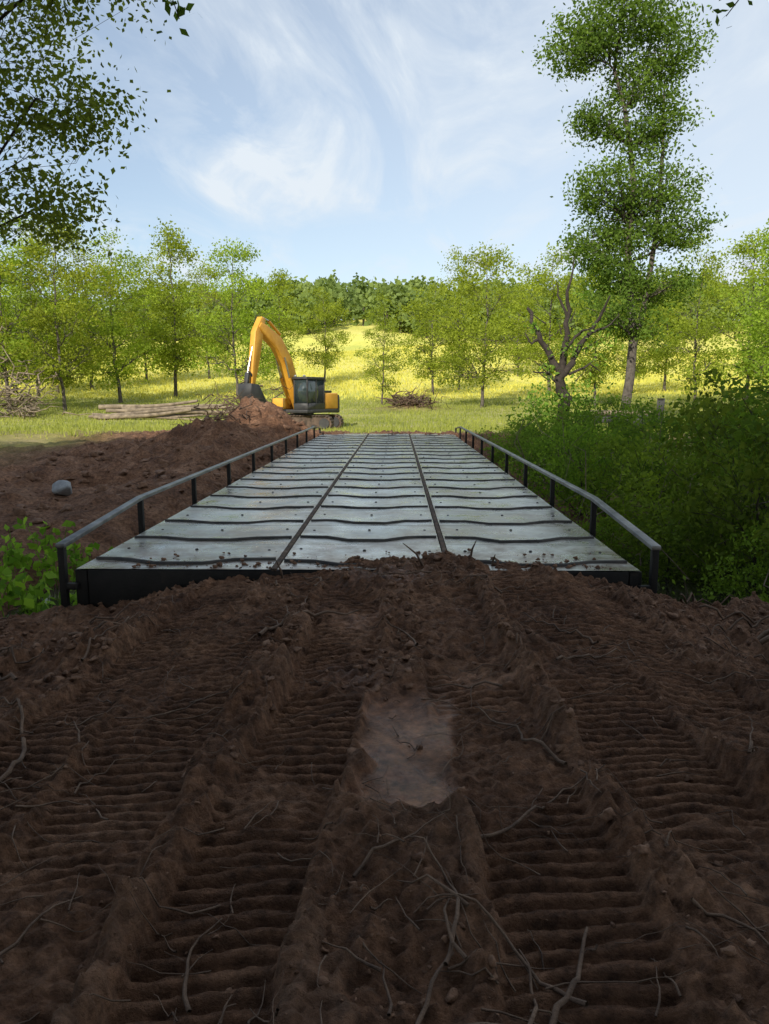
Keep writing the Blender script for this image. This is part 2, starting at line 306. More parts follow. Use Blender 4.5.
for pi,(a,b_) in enumerate(((x0+.03,xa-.05),(xa+.05,xb-.05),(xb+.05,x1-.03))):
    w=b_-a
    for k in range(20):
        yc=y0+.35+k*(y1-y0-.3)/20+rs.randn()*.03
        u=np.array([0.0,.12,.2,.36,.62,.78,.88,1.0])*w+a
        dy=(np.array([.03,.02,.0,-.17,-.17,.0,.02,.03])+rs.randn(8)*.012)*rs.uniform(.7,1.15)
        hh=.023; ww=.026
        P=[]
        for xx,d in zip(u,dy): P+= [[xx,yc+d-ww,-.012],[xx,yc+d-ww*.75,hh],[xx,yc+d+ww*.75,hh],[xx,yc+d+ww,-.012]]
        P=np.array(P); Fq=[]
        for s in range(7):
            o_=s*4
            for e in range(3): Fq.append([o_+e,o_+4+e,o_+5+e,o_+1+e])
        parts.append((P,np.array(Fq),0)); parts.append((P,np.array([[0,1,2,3],[31,30,29,28]]),0))
        for bx in (.08,.5,.92):
            t=np.linspace(0,2*np.pi,8,endpoint=False); c0=(a+bx*w+rs.randn()*.02,yc+.55+rs.randn()*.03)
            Vb=np.array([[c0[0]+.02*math.cos(q_),c0[1]+.02*math.sin(q_),-.004] for q_ in t]+[[c0[0]+.013*math.cos(q_),c0[1]+.013*math.sin(q_),.008] for q_ in t])
            bolts.append((Vb,np.array([[n_,(n_+1)%8,8+(n_+1)%8,8+n_] for n_ in range(8)]),0)); bolts.append((Vb,np.array([list(range(8,16))]),0))
part('tread_bars',parts,[barm],br); part('deck_bolts',[b_ for b_ in bolts if b_[0][0,1]<y1-.1],[barm],br)
part('panel_seams',[box(xa-.025,xa+.025,y0,y1,-.02,.010),box(xb-.025,xb+.025,y0,y1,-.02,.010)],[rust],br,.004)
bp=[]
for xx in (x0-.02,x1-.10): bp+= [box(xx,xx+.12,y0+.01,y1,-.62,-.015)]
for xx in (xa-.08,xb-.08): bp+= [box(xx,xx+.16,y0+.3,y1-.3,-.6,-.11)]
bp.append(box(x0+.11,x1-.11,y0,y0+.09,-.44,-.012)); bp.append(box(x0+.11,x1-.11,y1-.09,y1,-.44,-.012))
bp.append(box(x0+.105,x1-.105,y0-.05,y0+.11,-.49,-.445))
for k in range(8): bp.append(box(x0+.11,x1-.11,y0+2.9+k*2.7,y0+3.0+k*2.7,-.45,-.12))
part('girders',bp,[blk],br,.006)
for side,(xr,sg) in enumerate(((x0-.12,-1),(x1+.12,1))):
    ys=[y0-.02]+list(np.linspace(y0+2.25,y1-2.2,9))+[y1-.02]
    zr=[.26]+[.41]*9+[.26]
    ps=[]
    for k,(yy,zt) in enumerate(zip(ys,zr)):
        w_=.032
        ps.append(box(xr-w_,xr+w_,yy-.035,yy+.035,-.5,zt-.012)); ps.append(box(min(xr,xr-sg*.14),max(xr,xr-sg*.14),yy-.03,yy+.03,-.2,-.14))
    part('railing_posts_%d'%(side+1),ps,[blk],br,.004)
    ps=[]
    for k in range(10):
        a0,a1=ys[k],ys[k+1]; b0,b1=zr[k],zr[k+1]
        if k==0:a0-=.04
        if k==9:a1+=.04
        hw=.045
        Vv=np.array([[xr-hw,a0,b0-.045],[xr+hw,a0,b0-.045],[xr+hw,a0,b0],[xr-hw,a0,b0],[xr-hw,a1,b1-.045],[xr+hw,a1,b1-.045],[xr+hw,a1,b1],[xr-hw,a1,b1]])
        ff=[[0,1,5,4],[1,2,6,5],[2,3,7,6],[3,0,4,7]]
        if k==0: ff.append([3,2,1,0])
        if k==9: ff.append([4,5,6,7])
        ps.append((Vv,np.array(ff),0))
    part('railing_top_bar_%d'%(side+1),ps,[railm],br,.008)
# ---------------------------------------------------------------- excavator
org=pmat('orange_machine_paint',[(0.3,(0.60,0.27,0.022)),(0.7,(0.78,0.40,0.045))],2,.45,0,.1,20)
dk=pmat('dark_machine_paint',[(0.3,(0.02,0.02,0.022)),(0.7,(0.05,0.048,0.045))],3,.5,0,.2,20)
trk=pmat('muddy_track_steel',[(0.35,(0.05,0.035,0.025)),(0.7,(0.18,0.12,0.085))],4,.8,.1,.5,20)
chrome=pmat('hydraulic_rod',[(0.3,(0.5,0.5,0.5)),(0.7,(0.65,0.65,0.65))],3,.25,.9)
gl,nt=newmat('cab_glass'); p=N(nt,'ShaderNodeBsdfPrincipled',Roughness=.06); p.inputs['Base Color'].default_value=(.035,.05,.05,1); p.inputs['Specular IOR Level'].default_value=.9
o=N(nt,'ShaderNodeOutputMaterial'); nt.links.new(p.outputs[0],o.inputs[0])
ex_y=42.3; ex=empty('excavator',(-5.3,ex_y,float(gbase(-5.3,ex_y))-.02),R(152)); ex.scale=(.96,.96,.96)
uc=empty('undercarriage'); uc.parent=ex; uc.rotation_euler=(0,0,R(-72))
for s in (-1,1):
    prof=[]
    for t in np.linspace(-90,90,9): prof.append((1.65+.42*math.cos(R(t)),.44+.42*math.sin(R(t))))
    for t in np.linspace(90,270,9): prof.append((-1.65+.42*math.cos(R(t)),.44+.42*math.sin(R(t))))
    xc=s*1.15
    part('track_belt_%d'%(s+2),prism(prof,xc-.2,xc+.2),[trk],uc)
    P=np.array(prof+[prof[0]]); dd=np.r_[0,np.cumsum(np.linalg.norm(np.diff(P,axis=0),axis=1))]; sh=[]
    for t in np.arange(0,dd[-1],.19):
        yy=np.interp(t,dd,P[:,0]); zz=np.interp(t,dd,P[:,1]); y2=np.interp((t+.05)%dd[-1],dd,P[:,0]); z2=np.interp((t+.05)%dd[-1],dd,P[:,1])
        tv=np.array([y2-yy,z2-zz]); tv/=np.linalg.norm(tv)+1e-9; nv=np.array([tv[1],-tv[0]])
        a=np.array([yy,zz]); q=[a-tv*.075-nv*.01,a+tv*.075-nv*.01,a+tv*.075+nv*.035,a-tv*.075+nv*.035]
        sh+=prism([tuple(e) for e in q],xc-.3,xc+.3)
    part('track_shoes_%d'%(s+2),sh,[trk],uc)
    wl=[]
    for yy,r_ in ((1.65,.30),(-1.65,.30),(-1.0,.14),(-.5,.14),(0,.14),(.5,.14),(1.0,.14)):
        zc=.44 if r_>.2 else .22
        wl+=prism([(yy+r_*math.cos(t),zc+r_*math.sin(t)) for t in np.linspace(0,2*np.pi,14,endpoint=False)],xc-.26,xc+.26)
    part('wheels_%d'%(s+2),wl,[dk],uc)
part('track_frame',[box(-.95,.95,-.5,.5,.35,.75),box(-1.3,-1.0,-1.3,1.3,.3,.6),box(1.0,1.3,-1.3,1.3,.3,.6)],[dk],uc,.03)
tt_=part('turntable',prism([(.62*math.cos(t),.62*math.sin(t)) for t in np.linspace(0,2*np.pi,24,endpoint=False)],0,.24),[dk],ex); tt_.rotation_euler=(0,R(-90),0); tt_.location=(0,0,.78)
part('house_platform',[box(-1.35,1.35,-1.9,1.5,1.02,1.22)],[dk],ex,.03)
part('engine_cover',[box(-1.33,1.33,-1.75,-.35,1.225,2.15),box(.35,1.33,-.34,1.25,1.225,1.85)],[org],ex,.06)
part('engine_hood_top',[box(-1.0,.9,-1.6,-.5,2.155,2.3)],[dk],ex,.04)
part('exhaust_pipe',[tube([(.7,-1.0,2.25),(.7,-1.0,2.75)],[.06,.06],10)],[dk],ex)
pr=[]
for t in np.linspace(0,180,14): pr.append((-1.35*math.cos(R(t)),-1.76-.75*math.sin(R(t))))
Vv=np.array([[a,b_,.98] for a,b_ in pr]+[[a,b_,2.05] for a,b_ in pr]); n_=len(pr)
part('counterweight',[(Vv,np.array([[k,(k+1)%n_,n_+(k+1)%n_,n_+k] for k in range(n_)]),0),(Vv,np.array([list(range(n_,2*n_))]),0),(Vv,np.array([list(range(n_))[::-1]]),0)],[dk],ex,.08)
cp=[]
CX0,CX1,CY0,CY1,CZ0,CZ1=-1.34,-.38,-.3,1.45,1.225,3.05
cp.append(box(CX0,CX1,CY0,CY1,CZ0,CZ0+.35)); cp.append(box(CX0-.02,CX1+.02,CY0-.02,CY1+.06,CZ1-.14,CZ1))
for xx in (CX0,CX1-.08):
    for yy in (CY0,.5,CY1-.08): cp.append(box(xx,xx+.08,yy,yy+.08,CZ0+.35,CZ1-.14))
cp.append(box(CX0,CX1,CY0,CY0+.06,CZ0+.351,2.0))
part('cab_frame',cp,[dk],ex,.015)
part('cab_glazing',[box(CX0+.03,CX1-.03,CY0+.03,CY1-.03,CZ0+.34,CZ1-.13)],[gl],ex)
part('cab_lamps',[box(CX0+.1,CX0+.25,CY1+.0,CY1+.08,CZ1+.003,CZ1+.1),box(CX1-.25,CX1-.1,CY1,CY1+.08,CZ1+.003,CZ1+.1)],[chrome],ex,.01)
part('handrail',[tube([(1.25,1.3,1.2),(1.25,1.3,2.3),(1.25,.3,2.4),(1.25,-.2,2.15)],[.02]*4,6)],[dk],ex)
boom=[(.35,1.35),(.65,1.2),(1.3,2.3),(2.0,3.75),(2.7,4.6),(3.9,5.35),(4.15,5.62),(3.95,5.85),(3.5,5.75),(2.2,5.15),(1.25,4.0),(.65,2.6)]
part('boom',prism(boom,-.22,.22),[org],ex,.03)
stick=[(3.55,6.35),(3.85,6.42),(4.15,6.0),(4.42,5.6),(4.75,3.6),(4.85,2.75),(4.62,2.7),(4.15,4.0),(3.85,5.2),(3.6,5.9)]
part('stick',prism([(a,b_-.25) for a,b_ in stick],-.17,.17),[org],ex,.03)
hy=[tube([(-.3,.9,1.5),(-.3,1.7,3.0)],[.09,.09],10),tube([(.3,.9,1.5),(.3,1.7,3.0)],[.09,.09],10),tube([(0,2.1,5.35),(0,3.1,6.0)],[.085,.085],10),tube([(0,3.95,5.65),(0,4.5,4.6)],[.08,.08],10)]
part('hydraulic_barrels',hy,[org],ex,smooth=True)
hr=[tube([(-.3,1.7,3.0),(-.3,2.1,4.1)],[.05,.05],8),tube([(.3,1.7,3.0),(.3,2.1,4.1)],[.05,.05],8),tube([(0,3.1,6.0),(0,3.62,6.15)],[.045,.045],8),tube([(0,4.5,4.6),(0,4.98,3.2)],[.045,.045],8)]
part('hydraulic_rods',hr,[chrome],ex,smooth=True)
part('bucket_link',prism([(4.9,3.25),(5.05,3.2),(5.2,2.6),(5.05,2.55)],-.12,.12)+prism([(4.62,2.95),(4.75,2.95),(5.05,3.25),(4.95,3.3)],-.16,-.1),[dk],ex,.01)
bk=[(4.6,2.6),(5.2,2.65),(5.3,2.2),(5.15,1.7),(4.75,1.35),(4.2,1.3),(3.85,1.5),(3.8,1.6),(4.25,1.48),(4.7,1.55),(4.98,1.85),(5.05,2.2),(4.65,2.35)]
sd_=[(4.6,2.58),(5.2,2.62),(5.28,2.2),(5.13,1.72),(4.75,1.37),(4.2,1.32),(3.86,1.52)]
part('bucket',prism(bk,-.42,.42)+prism(sd_,-.45,-.421)+prism(sd_,.421,.45),[dk],ex,.008)
part('bucket_teeth',[box(xx-.05,xx+.05,3.6,3.9,1.48,1.58) for xx in (-.36,-.18,0,.18,.36)],[trk],ex,.01)
# ---------------------------------------------------------------- small flatbed trailer parked beyond the creek
tl=empty('flatbed_trailer',(9.3,31.5,float(gbase(9.5,31.5))+.12),R(-10)); tl.scale=(.85,.85,.95)
part('trailer_bed',[box(-1.9,1.9,-.95,.95,.62,.72),box(-1.9,1.9,-.97,-.9,.45,.615),box(-1.9,1.9,.9,.97,.45,.615)]+[box(1.84,1.9,-.95+k*.3,-.9+k*.3,.725,1.45) for k in range(7)]+[box(1.84,1.9,-.95,.9,1.453,1.5)],[dk],tl,.01)
part('trailer_load',[tube([(-1.5,-.5,.85),(1.7,-.5,.86)],[.12,.1],8),tube([(-1.6,-.2,.84),(1.5,-.15,.85)],[.11,.1],8),tube([(-1.5,.15,.86),(1.8,.2,.85)],[.13,.1],8)],[logm],tl)
part('trailer_tongue',[tube([(-1.9,0,.55),(-3.2,0,.5)],[.06,.06],6),tube([(-1.9,.6,.55),(-3.0,0,.5)],[.04,.04],6),tube([(-1.9,-.6,.55),(-3.0,0,.5)],[.04,.04],6),tube([(-2.9,0,.1),(-2.9,0,.9)],[.04,.04],6)],[dk],tl)
wl=[]
for xx in (-.1,.75):
    for yy in (-1.12,.94):
        t=np.linspace(0,2*np.pi,18,endpoint=False); A=[(xx+.34*math.cos(q),.34+.34*math.sin(q)) for q in t]
        for f in prism(A,yy,yy+.2): Vq=f[0][:,[1,0,2]]; wl.append((Vq,f[1],0))
part('trailer_wheels',wl,[dk],tl,.03)
part('trailer_fenders',[box(-.55,1.2,-1.15,-.96,.74,.78),box(-.55,1.2,.96,1.15,.74,.78)],[railm],tl,.01)
# ---------------------------------------------------------------- trees
def young(seed,H,w=1.0,dense=1.0):
    rng=np.random.RandomState(seed); bl=[]
    n=11
    for k in range(n):
        t=k/(n-1); z=H*(.20+.72*t); wr=H*.26*w*(math.sin(math.pi*(t*.72+.22))**.6)*rng.uniform(.75,1.25)
        a=k*2.4+rng.rand(); off=wr*.5
        bl.append(((off*math.cos(a),off*math.sin(a),z+rng.randn()*.25),(wr*.62,wr*.62,H*.08),int(14*dense*(1.2-t*.5))))
    return treeparts(seed,[(0,0,-.4),(rng.randn()*.2,rng.randn()*.2,H*.5),(rng.randn()*.3,rng.randn()*.3,H*.92)],H*.0115,bl,lpc=58,cr=H*.056,ls=.2)
TM=[mk('young_tree_mesh%d'%k,young(100+k,12,[.95,1.25,.85,1.4,1.1][k],[1.,1.1,.8,1.2,.8][k]),[bark,leafA],obj=False) for k in range(5)]
def tz(x,y): return float(gbase(x,y))
lst=[(8,222,56,1),(66,222,57,3),(122,245,64,4),(177,233,70,0),(240,246,68,3),(284,275,80,0),(326,292,86,1),(382,302,62,4),(432,284,72,1),(480,250,60,3),(458,262,78,4),
 (545,255,72,1),(592,262,60,0),(690,248,58,4),(740,240,66,3),(768,228,52,0),(40,240,70,3),(95,250,76,1),(148,262,84,1),(212,268,88,3),(660,270,78,2),(625,275,74,3),(-35,225,58,1),(820,225,60,3),(-90,220,62,0),(870,230,66,1),(515,285,96,1)]
for k,(px,top,D,mi) in enumerate(lst):
    x=(px-397)/745*D; z=tz(x,D); Hh=1.7+(393-top)/745*D-z
    place('young_tree',TM[mi],(x,D,z),k*1.7,(Hh/12*[1,.9,1.1][k%3],Hh/12*[1,.9,1.1][k%3],Hh/12))
# distant woodland mass
rng=np.random.RandomState(5); C=[];val=[];tr=[]
for k in range(330):
    D=rng.uniform(165,260); x=rng.uniform(-.72,.72)*D; z=tz(x,D); Hh=rng.uniform(8,14); w=rng.uniform(3,6)
    m=380; u=rng.randn(m,3); u/=np.linalg.norm(u,axis=1)[:,None]; q=.6+.4*rng.rand(m)
    lump_=1+.25*np.sin(u[:,0]*7+k)*np.sin(u[:,2]*6+k*2)
    p_=u*(q*lump_)[:,None]*np.array([w,w,Hh*.45])+np.array([x,D,z+Hh*.46]); C.append(p_); val.append(np.clip(rng.rand()*.5+rng.rand(m)*.5,0,1))
    tr.append(tube([(x,D,z-1),(x,D,z+Hh*.6)],[.35,.15],5))
mk('distant_woodland',tr+[leaves(np.concatenate(C),1.2,rng,1,np.concatenate(val),asp=.8)],[bark,leafF])
C=[];val=[]
for k in range(90):
    D=rng.uniform(76,115); x=rng.uniform(-.62,.62)*D
    if -26<x<30: continue
    z=tz(x,D); hh=rng.uniform(1.2,4.5); m=240
    C.append(np.array([x,D,z+hh*.5])+rng.randn(m,3)*np.array([hh*.35,hh*.35,hh*.28])); val.append(np.clip(rng.rand()*.5+rng.rand(m)*.5,0,1))
mk('scrub_thicket',[leaves(np.concatenate(C),.34,rng,0,np.concatenate(val))],[leafA])
# tall tree to the right
D=34
bl=[((10.2,D,17.6),(2.0,2.0,1.8),62),((8.0,D-.5,15.8),(1.3,1.4,.9),28),((9.4,D,16.2),(1.2,1.3,1.0),22),((12.0,D,15.8),(1.3,1.5,1.1),30),((11.0,D,14.4),(1.4,1.6,1.1),30),((9.9,D,20),(1.7,1.6,1.2),30),((9.6,D,13.2),(1.1,1.3,.9),20),((11.0,D,12.2),(1.4,1.3,.9),26),((12.3,D,13.0),(.9,1.2,.7),12),
 ((9.8,D-.3,10.2),(1.7,1.6,1.0),38),((12.1,D,10.3),(1.6,1.5,1.0),34),((12.9,D,8.6),(1.2,1.5,.9),22),((10.9,D,8.6),(1.5,1.5,1.0),32),((9.2,D-.4,7.9),(1.2,1.5,.9),24),((10.6,D,6.6),(1.6,1.5,.9),26),((12.6,D,6.3),(1.3,1.4,.8),18),((9.6,D-1,5.3),(1.1,1.3,.8),13),((11.6,D,4.7),(1.4,1.3,.7),13)]
bl=[((c[0]-.75,c[1],c[2]),r,n) for c,r,n in bl]
tp=treeparts(12,[(10.0,D,-.8),(10.4,D,3),(10.2,D,7),(10.0,D,11),(9.2,D,15),(9.3,D,20)],.25,bl,lpc=92,cr=.6,ls=.155,hollow=.3)
tp.insert(0,tube([(10.35,D,3.2),(10.9,D+.1,5.5),(11.2,D,8.5),(11.3,D,12),(11.2,D,15)],[.15,.13,.10,.07,.03],7))
mk('tall_tree',tp,[bark,leafB])
# gnarled dead tree with regrowth
rng=np.random.RandomState(21); D=29.; bx=(560-397)/745*D; bz=tz(bx,D)-.2
def W(px,py,dd=0): return (( px-397)/745*(D+dd),D+dd,1.7-(py-393)/745*(D+dd))
ps=[]
def limb(pts,ra,rb,k=7):
    P=np.array(pts,float); n=len(P)*3; t=np.linspace(0,len(P)-1,n); Q=np.stack([np.interp(t,np.arange(len(P)),P[:,i]) for i in range(3)],1)
    Q[1:-1]+=rng.randn(n-2,3)*ra*.3; ps.append(tube(Q,np.linspace(ra,rb,n),k)); return Q
limb([(bx,D,bz),W(561,410),W(560,385),W(557,372)],.27,.18)
limb([W(557,374),W(545,355),W(533,335),W(523,312,.5)],.15,.06); limb([W(557,374),W(562,340),W(560,305),W(566,264)],.16,.02)
limb([W(560,375),W(572,355),W(590,325),W(602,300,-.5)],.14,.03); limb([W(561,350),W(574,335),W(586,330,-.6)],.08,.02); limb([W(558,390),W(548,376),W(530,372)],.08,.02)
limb([W(536,340),W(528,345),W(521,335)],.06,.02); limb([W(561,320),W(552,300),W(550,285)],.06,.012); limb([W(585,335),W(600,330),W(612,318)],.06,.012); limb([W(565,375),W(585,365),W(596,372)],.06,.012)
for k in range(16):
    a=rng.uniform(520,600); b_=rng.uniform(290,370); limb([W(560+(a-560)*.5,b_+12),W(a,b_)],.03,.006,4)
C=[]
for (px,py,s,n) in ((560,425,.75,900),(545,400,.45,400),(575,400,.5,400),(563,350,.25,120),(530,330,.15,50),(590,345,.35,160),(585,430,.4,220),(545,370,.2,80),(580,300,.2,50),(530,420,.5,350)):
    C.append(np.array(W(px,py))+rng.randn(n,3)*np.array([s,s,s*.8]))
C=np.concatenate(C); mk('gnarled_tree',ps+[leaves(C,.15,rng,1)],[barkdark,leafD])
# near left tree, overhanging
bl=[((-4.8,11,7.2),(1.4,1.6,.8),40),((-5.1,11.2,5.8),(1.1,1.4,.6),34),((-5.6,12,4.5),(1.0,1.2,.45),24),((-6.8,11,6.3),(1.3,1.6,1.6),34),((-9.2,11,9),(3,3,2.6),50),((-5.8,10.4,8.8),(1.6,1.8,.9),24),((-8.0,12,4.6),(1.6,1.6,1.0),20)]
mk('overhanging_tree',treeparts(31,[(-9.6,11.5,-.8),(-9.4,11.4,4),(-9.3,11,8),(-9.1,11,11)],.3,bl,lpc=66,cr=.40,ls=.092,asp=.6,tw=.35),[barkdark,leafO])
bl=[((9.4,14,6.0),(1.1,1.6,1.2),20),((10.4,14,8),(2,2,2),40),((8.3,14,4.5),(.6,1,.5),10)]
mk('overhanging_tree',treeparts(33,[(11.2,14,-1),(11,14,4),(10.8,14,9)],.22,bl,lpc=50,cr=.4,ls=.12,tw=.4),[barkdark,leafO])
# woodland behind the viewpoint (shades the approach)
def big(seed):
    rng=np.random.RandomState(seed); bl=[]
    for k in range(22):
        a=k*2.4; z=6.0+16*(k/21); r=4.3*math.sin(math.pi*(0.22+.68*k/21))
        bl.append(((r*.75*math.cos(a),r*.75*math.sin(a),z),(2.6,2.6,1.9),15))
    return treeparts(seed,[(0,0,-.5),(.2,0,10),(0,.3,22)],.38,bl,lpc=34,cr=.8,ls=.52,asp=.7)
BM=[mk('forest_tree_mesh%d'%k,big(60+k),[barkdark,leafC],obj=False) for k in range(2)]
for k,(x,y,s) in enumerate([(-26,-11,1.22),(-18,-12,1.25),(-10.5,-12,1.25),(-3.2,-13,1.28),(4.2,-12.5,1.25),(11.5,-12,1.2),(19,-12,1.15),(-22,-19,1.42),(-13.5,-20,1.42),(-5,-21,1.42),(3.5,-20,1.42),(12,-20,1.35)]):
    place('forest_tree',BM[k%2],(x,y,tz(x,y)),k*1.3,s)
rng=np.random.RandomState(8)
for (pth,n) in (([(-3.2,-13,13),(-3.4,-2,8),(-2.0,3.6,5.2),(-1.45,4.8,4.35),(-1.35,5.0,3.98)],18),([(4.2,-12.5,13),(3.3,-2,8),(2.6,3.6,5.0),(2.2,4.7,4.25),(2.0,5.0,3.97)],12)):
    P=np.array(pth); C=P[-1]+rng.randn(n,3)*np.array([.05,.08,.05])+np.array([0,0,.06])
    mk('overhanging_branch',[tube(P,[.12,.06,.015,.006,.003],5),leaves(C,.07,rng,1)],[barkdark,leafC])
# ---------------------------------------------------------------- bushes and undergrowth
def bush(seed,r,h,n):
    rng=np.random.RandomState(seed); bl=[]
    for k in range(8):
        a=k*2.4; bl.append(((r*.55*math.cos(a),r*.55*math.sin(a),h*(.25+.7*rng.rand())),(r*.5,r*.5,h*.28),n))
    return treeparts(seed,[(0,0,-.3),(.05,0,h*.4),(0,.1,h*.8)],.04,bl,lpc=48,cr=.24,ls=.08,hollow=.2,tw=.6)
BU=[mk('bush_mesh%d'%k,bush(200+k,1.3,1.9,12),[barkdark,[leafB,leafD,leafB][k]],obj=False) for k in range(3)]
for k,(x,y,s,mi) in enumerate([(4.4,12.0,.9,0),(5.8,11.8,1.25,2),(7.2,13.6,1.75,0),(5.0,14.4,1.15,1),(4.1,16.5,.9,1),(6.0,17,1.35,2),(8.6,17.5,1.6,0),(4.3,19.5,.95,0),(6.2,21,1.15,1),(4.6,23,.85,2),(7.6,24.5,1.0,1),(11,22,1.3,2),(4.1,26.5,.7,1),(6.4,27.5,.7,0),(15,28,.9,0),(7.7,11.2,1.5,1),(12,18,1.7,2),(15,24,1.3,0),
      (6.9,10.0,.95,1),(5.4,10.4,.7,1),(8.8,14.5,1.9,2),(3.6,13.5,.55,1),(-14,20,1,0),(-16,26,1.2,1)]):
    place('bush',BU[mi],(x,y,tz(x,y)-.1),k*1.9,(s,s,s*[1,1.25,.85][k%3]))
rng=np.random.RandomState(77); C=[];val=[]
n=0
while n<1000:
    x=rng.uniform(2.9,16); y=rng.uniform(9.8,32)
    if x<3.1+.7*rng.rand(): continue
    n+=1; z=tz(x,y); hh=rng.uniform(.2,1.1)*(1 if y<24 else .6); m=24
    C.append(np.array([x,y,z+hh*.6])+rng.randn(m,3)*np.array([.22,.22,hh*.34])); val.append(np.clip(rng.rand()*.6+rng.rand(m)*.4,0,1))
mk('undergrowth',[leaves(np.concatenate(C),.10,rng,0,np.concatenate(val))],[leafD])
ps=[]
for k in range(130):
    x=rng.uniform(2.9,9); y=rng.uniform(9.0,22); z=tz(x,y); d=rng.randn(3); d[2]=abs(d[2])*.8+.3; d/=np.linalg.norm(d); L=rng.uniform(.8,3.2)
    if x+d[0]*L<2.8: d[0]=abs(d[0])
    ps.append(tube(curve((x,y,z),np.array([x,y,z])+d*L,rng,7,.16),np.linspace(rng.uniform(.01,.03),.003,7),5))
mk('dead_branches',ps,[logm])
C=[];st_=[]
for k in range(110):
    x=rng.uniform(-6.2,-3.9); y=rng.uniform(9.0,12.2); z=tz(x,y); hh=rng.uniform(.25,.75); dx,dy=rng.randn(2)*.12
    st_.append(tube([(x,y,z-.05),(x+dx*.5,y+dy*.5,z+hh*.6),(x+dx,y+dy,z+hh)],[.008,.006,.003],4))
    for q in range(9): t=.35+.65*rng.rand(); C.append([x+dx*t+rng.randn()*.08,y+dy*t+rng.randn()*.08,z+hh*t])
mk('broadleaf_weeds',st_+[leaves(np.array(C),.15,rng,1,up=.8,asp=.7)],[leafD,leafD])
def blades(n,xr,yr,hr,w,maskf,m,seed,lean=.25):
    rng=np.random.RandomState(seed); y=np.sqrt(rng.uniform(yr[0]**2,yr[1]**2,n)); x=rng.uniform(-1,1,n)*xr*y; k=maskf(x,y)>rng.rand(n)*.9+.05; x=x[k];y=y[k]; z=height(x,y); n=len(x)
    h=rng.uniform(hr[0],hr[1],n)*(1+.6*vn(x,y,.2,70)); a=rng.rand(n)*np.pi; w=w*(.6+.8*rng.rand(n))
    b=np.stack([np.cos(a)*w,np.sin(a)*w,0*a],1); c=np.stack([x,y,z-.03],1); tip=c+np.stack([rng.randn(n)*lean*h,rng.randn(n)*lean*h,h],1)
    return (np.stack([c-b,c+b,tip],1).reshape(-1,3),np.arange(3*n).reshape(n,3),m,np.clip(rng.rand(n)*.6+.4*(vn(x,y,.15,71)+.5),0,1))
mk('meadow_grass',[blades(90000,.62,(31,76),(.10,.28),.03,lambda x,y:grassmask(x,y)*(1-fieldmask(x,y))*(y>31),0,1)],[grassm])
mk('field_crop',[blades(100000,.62,(64,150),(.15,.4),.07,fieldmask,0,2)],[fieldm])
# ---------------------------------------------------------------- logs, brush
rng=np.random.RandomState(9); ps=[]
for k in range(11):
    y=50+rng.rand()*2.5; xa_=-21.5+rng.rand()*3; L=rng.uniform(6,10.5); x=xa_; z=tz(x,y)+.12+(k//4)*.22
    r_=rng.uniform(.09,.2); P=np.array([[x+L*t,y-.25*t+.15*np.sin(t*4+k),z+.25*t*(k%3)+.1*np.sin(t*5+k)] for t in np.linspace(0,1,8)]); ps.append(tube(P,np.linspace(r_,r_*.5,8),9))
    ps.append((ps[-1][0][:9],np.array([list(range(9))]),0))
mk('felled_log_pile',ps,[logm])
def brush(name,c,r,n,th,seed,mat):
    rng=np.random.RandomState(seed); ps=[]
    for k in range(n):
        p=np.array(c)+rng.randn(3)*np.array(r)*.5; p[2]=tz(p[0],p[1])+abs(rng.randn())*r[2]; d=rng.randn(3); d[2]=abs(d[2])*.4; d/=np.linalg.norm(d); L=rng.uniform(.5,1.6)*max(r[0],.6)*.6
        ps.append(tube(curve(p,p+d*L,rng,5,.2),np.linspace(th*(.4+rng.rand()),th*.2,5),5))
    return mk(name,ps,[mat])
brush('brush_pile',(-8.6,45,0),(2.2,1.0,.7),150,.05,1,rootm)
brush('brush_pile',(1.0,58,0),(1.8,1.0,.35),150,.05,2,rootm)
brush('brush_pile',(-27,52,0),(3,1.6,1.6),140,.06,4,logm)
brush('brush_pile',(-7.0,30,0),(1.8,1.5,.9),50,.022,5,rootm)
def lump(seed,sub=3,rough=0):
    import bmesh
    bm=bmesh.new(); bmesh.ops.create_icosphere(bm,subdivisions=sub,radius=1); rng=np.random.RandomState(seed)
    V=np.array([v.co[:] for v in bm.verts]); F=np.array([[v.index for v in f.verts] for f in bm.faces]); bm.free()
    d=rng.randn(10,3); d/=np.linalg.norm(d,axis=1)[:,None]
    for k in range(10):
        s=V@d[k]; V=V-np.maximum(s-rng.uniform(.45,.8),0)[:,None]*d[k]*.9
    V=V*(1+rough*(rng.rand(len(V),1)-.5))
    return V*np.array([1,.8,.65]),F
stone=pmat('field_stone',[(.3,(.16,.17,.18)),(.7,(.34,.36,.38))],4,.85,0,.7,12)
V,F=lump(3); mk('rock',[(V*.3,F,0)],[stone],loc=(-7.4,16.2,tz(-7.4,16.2)+.16))
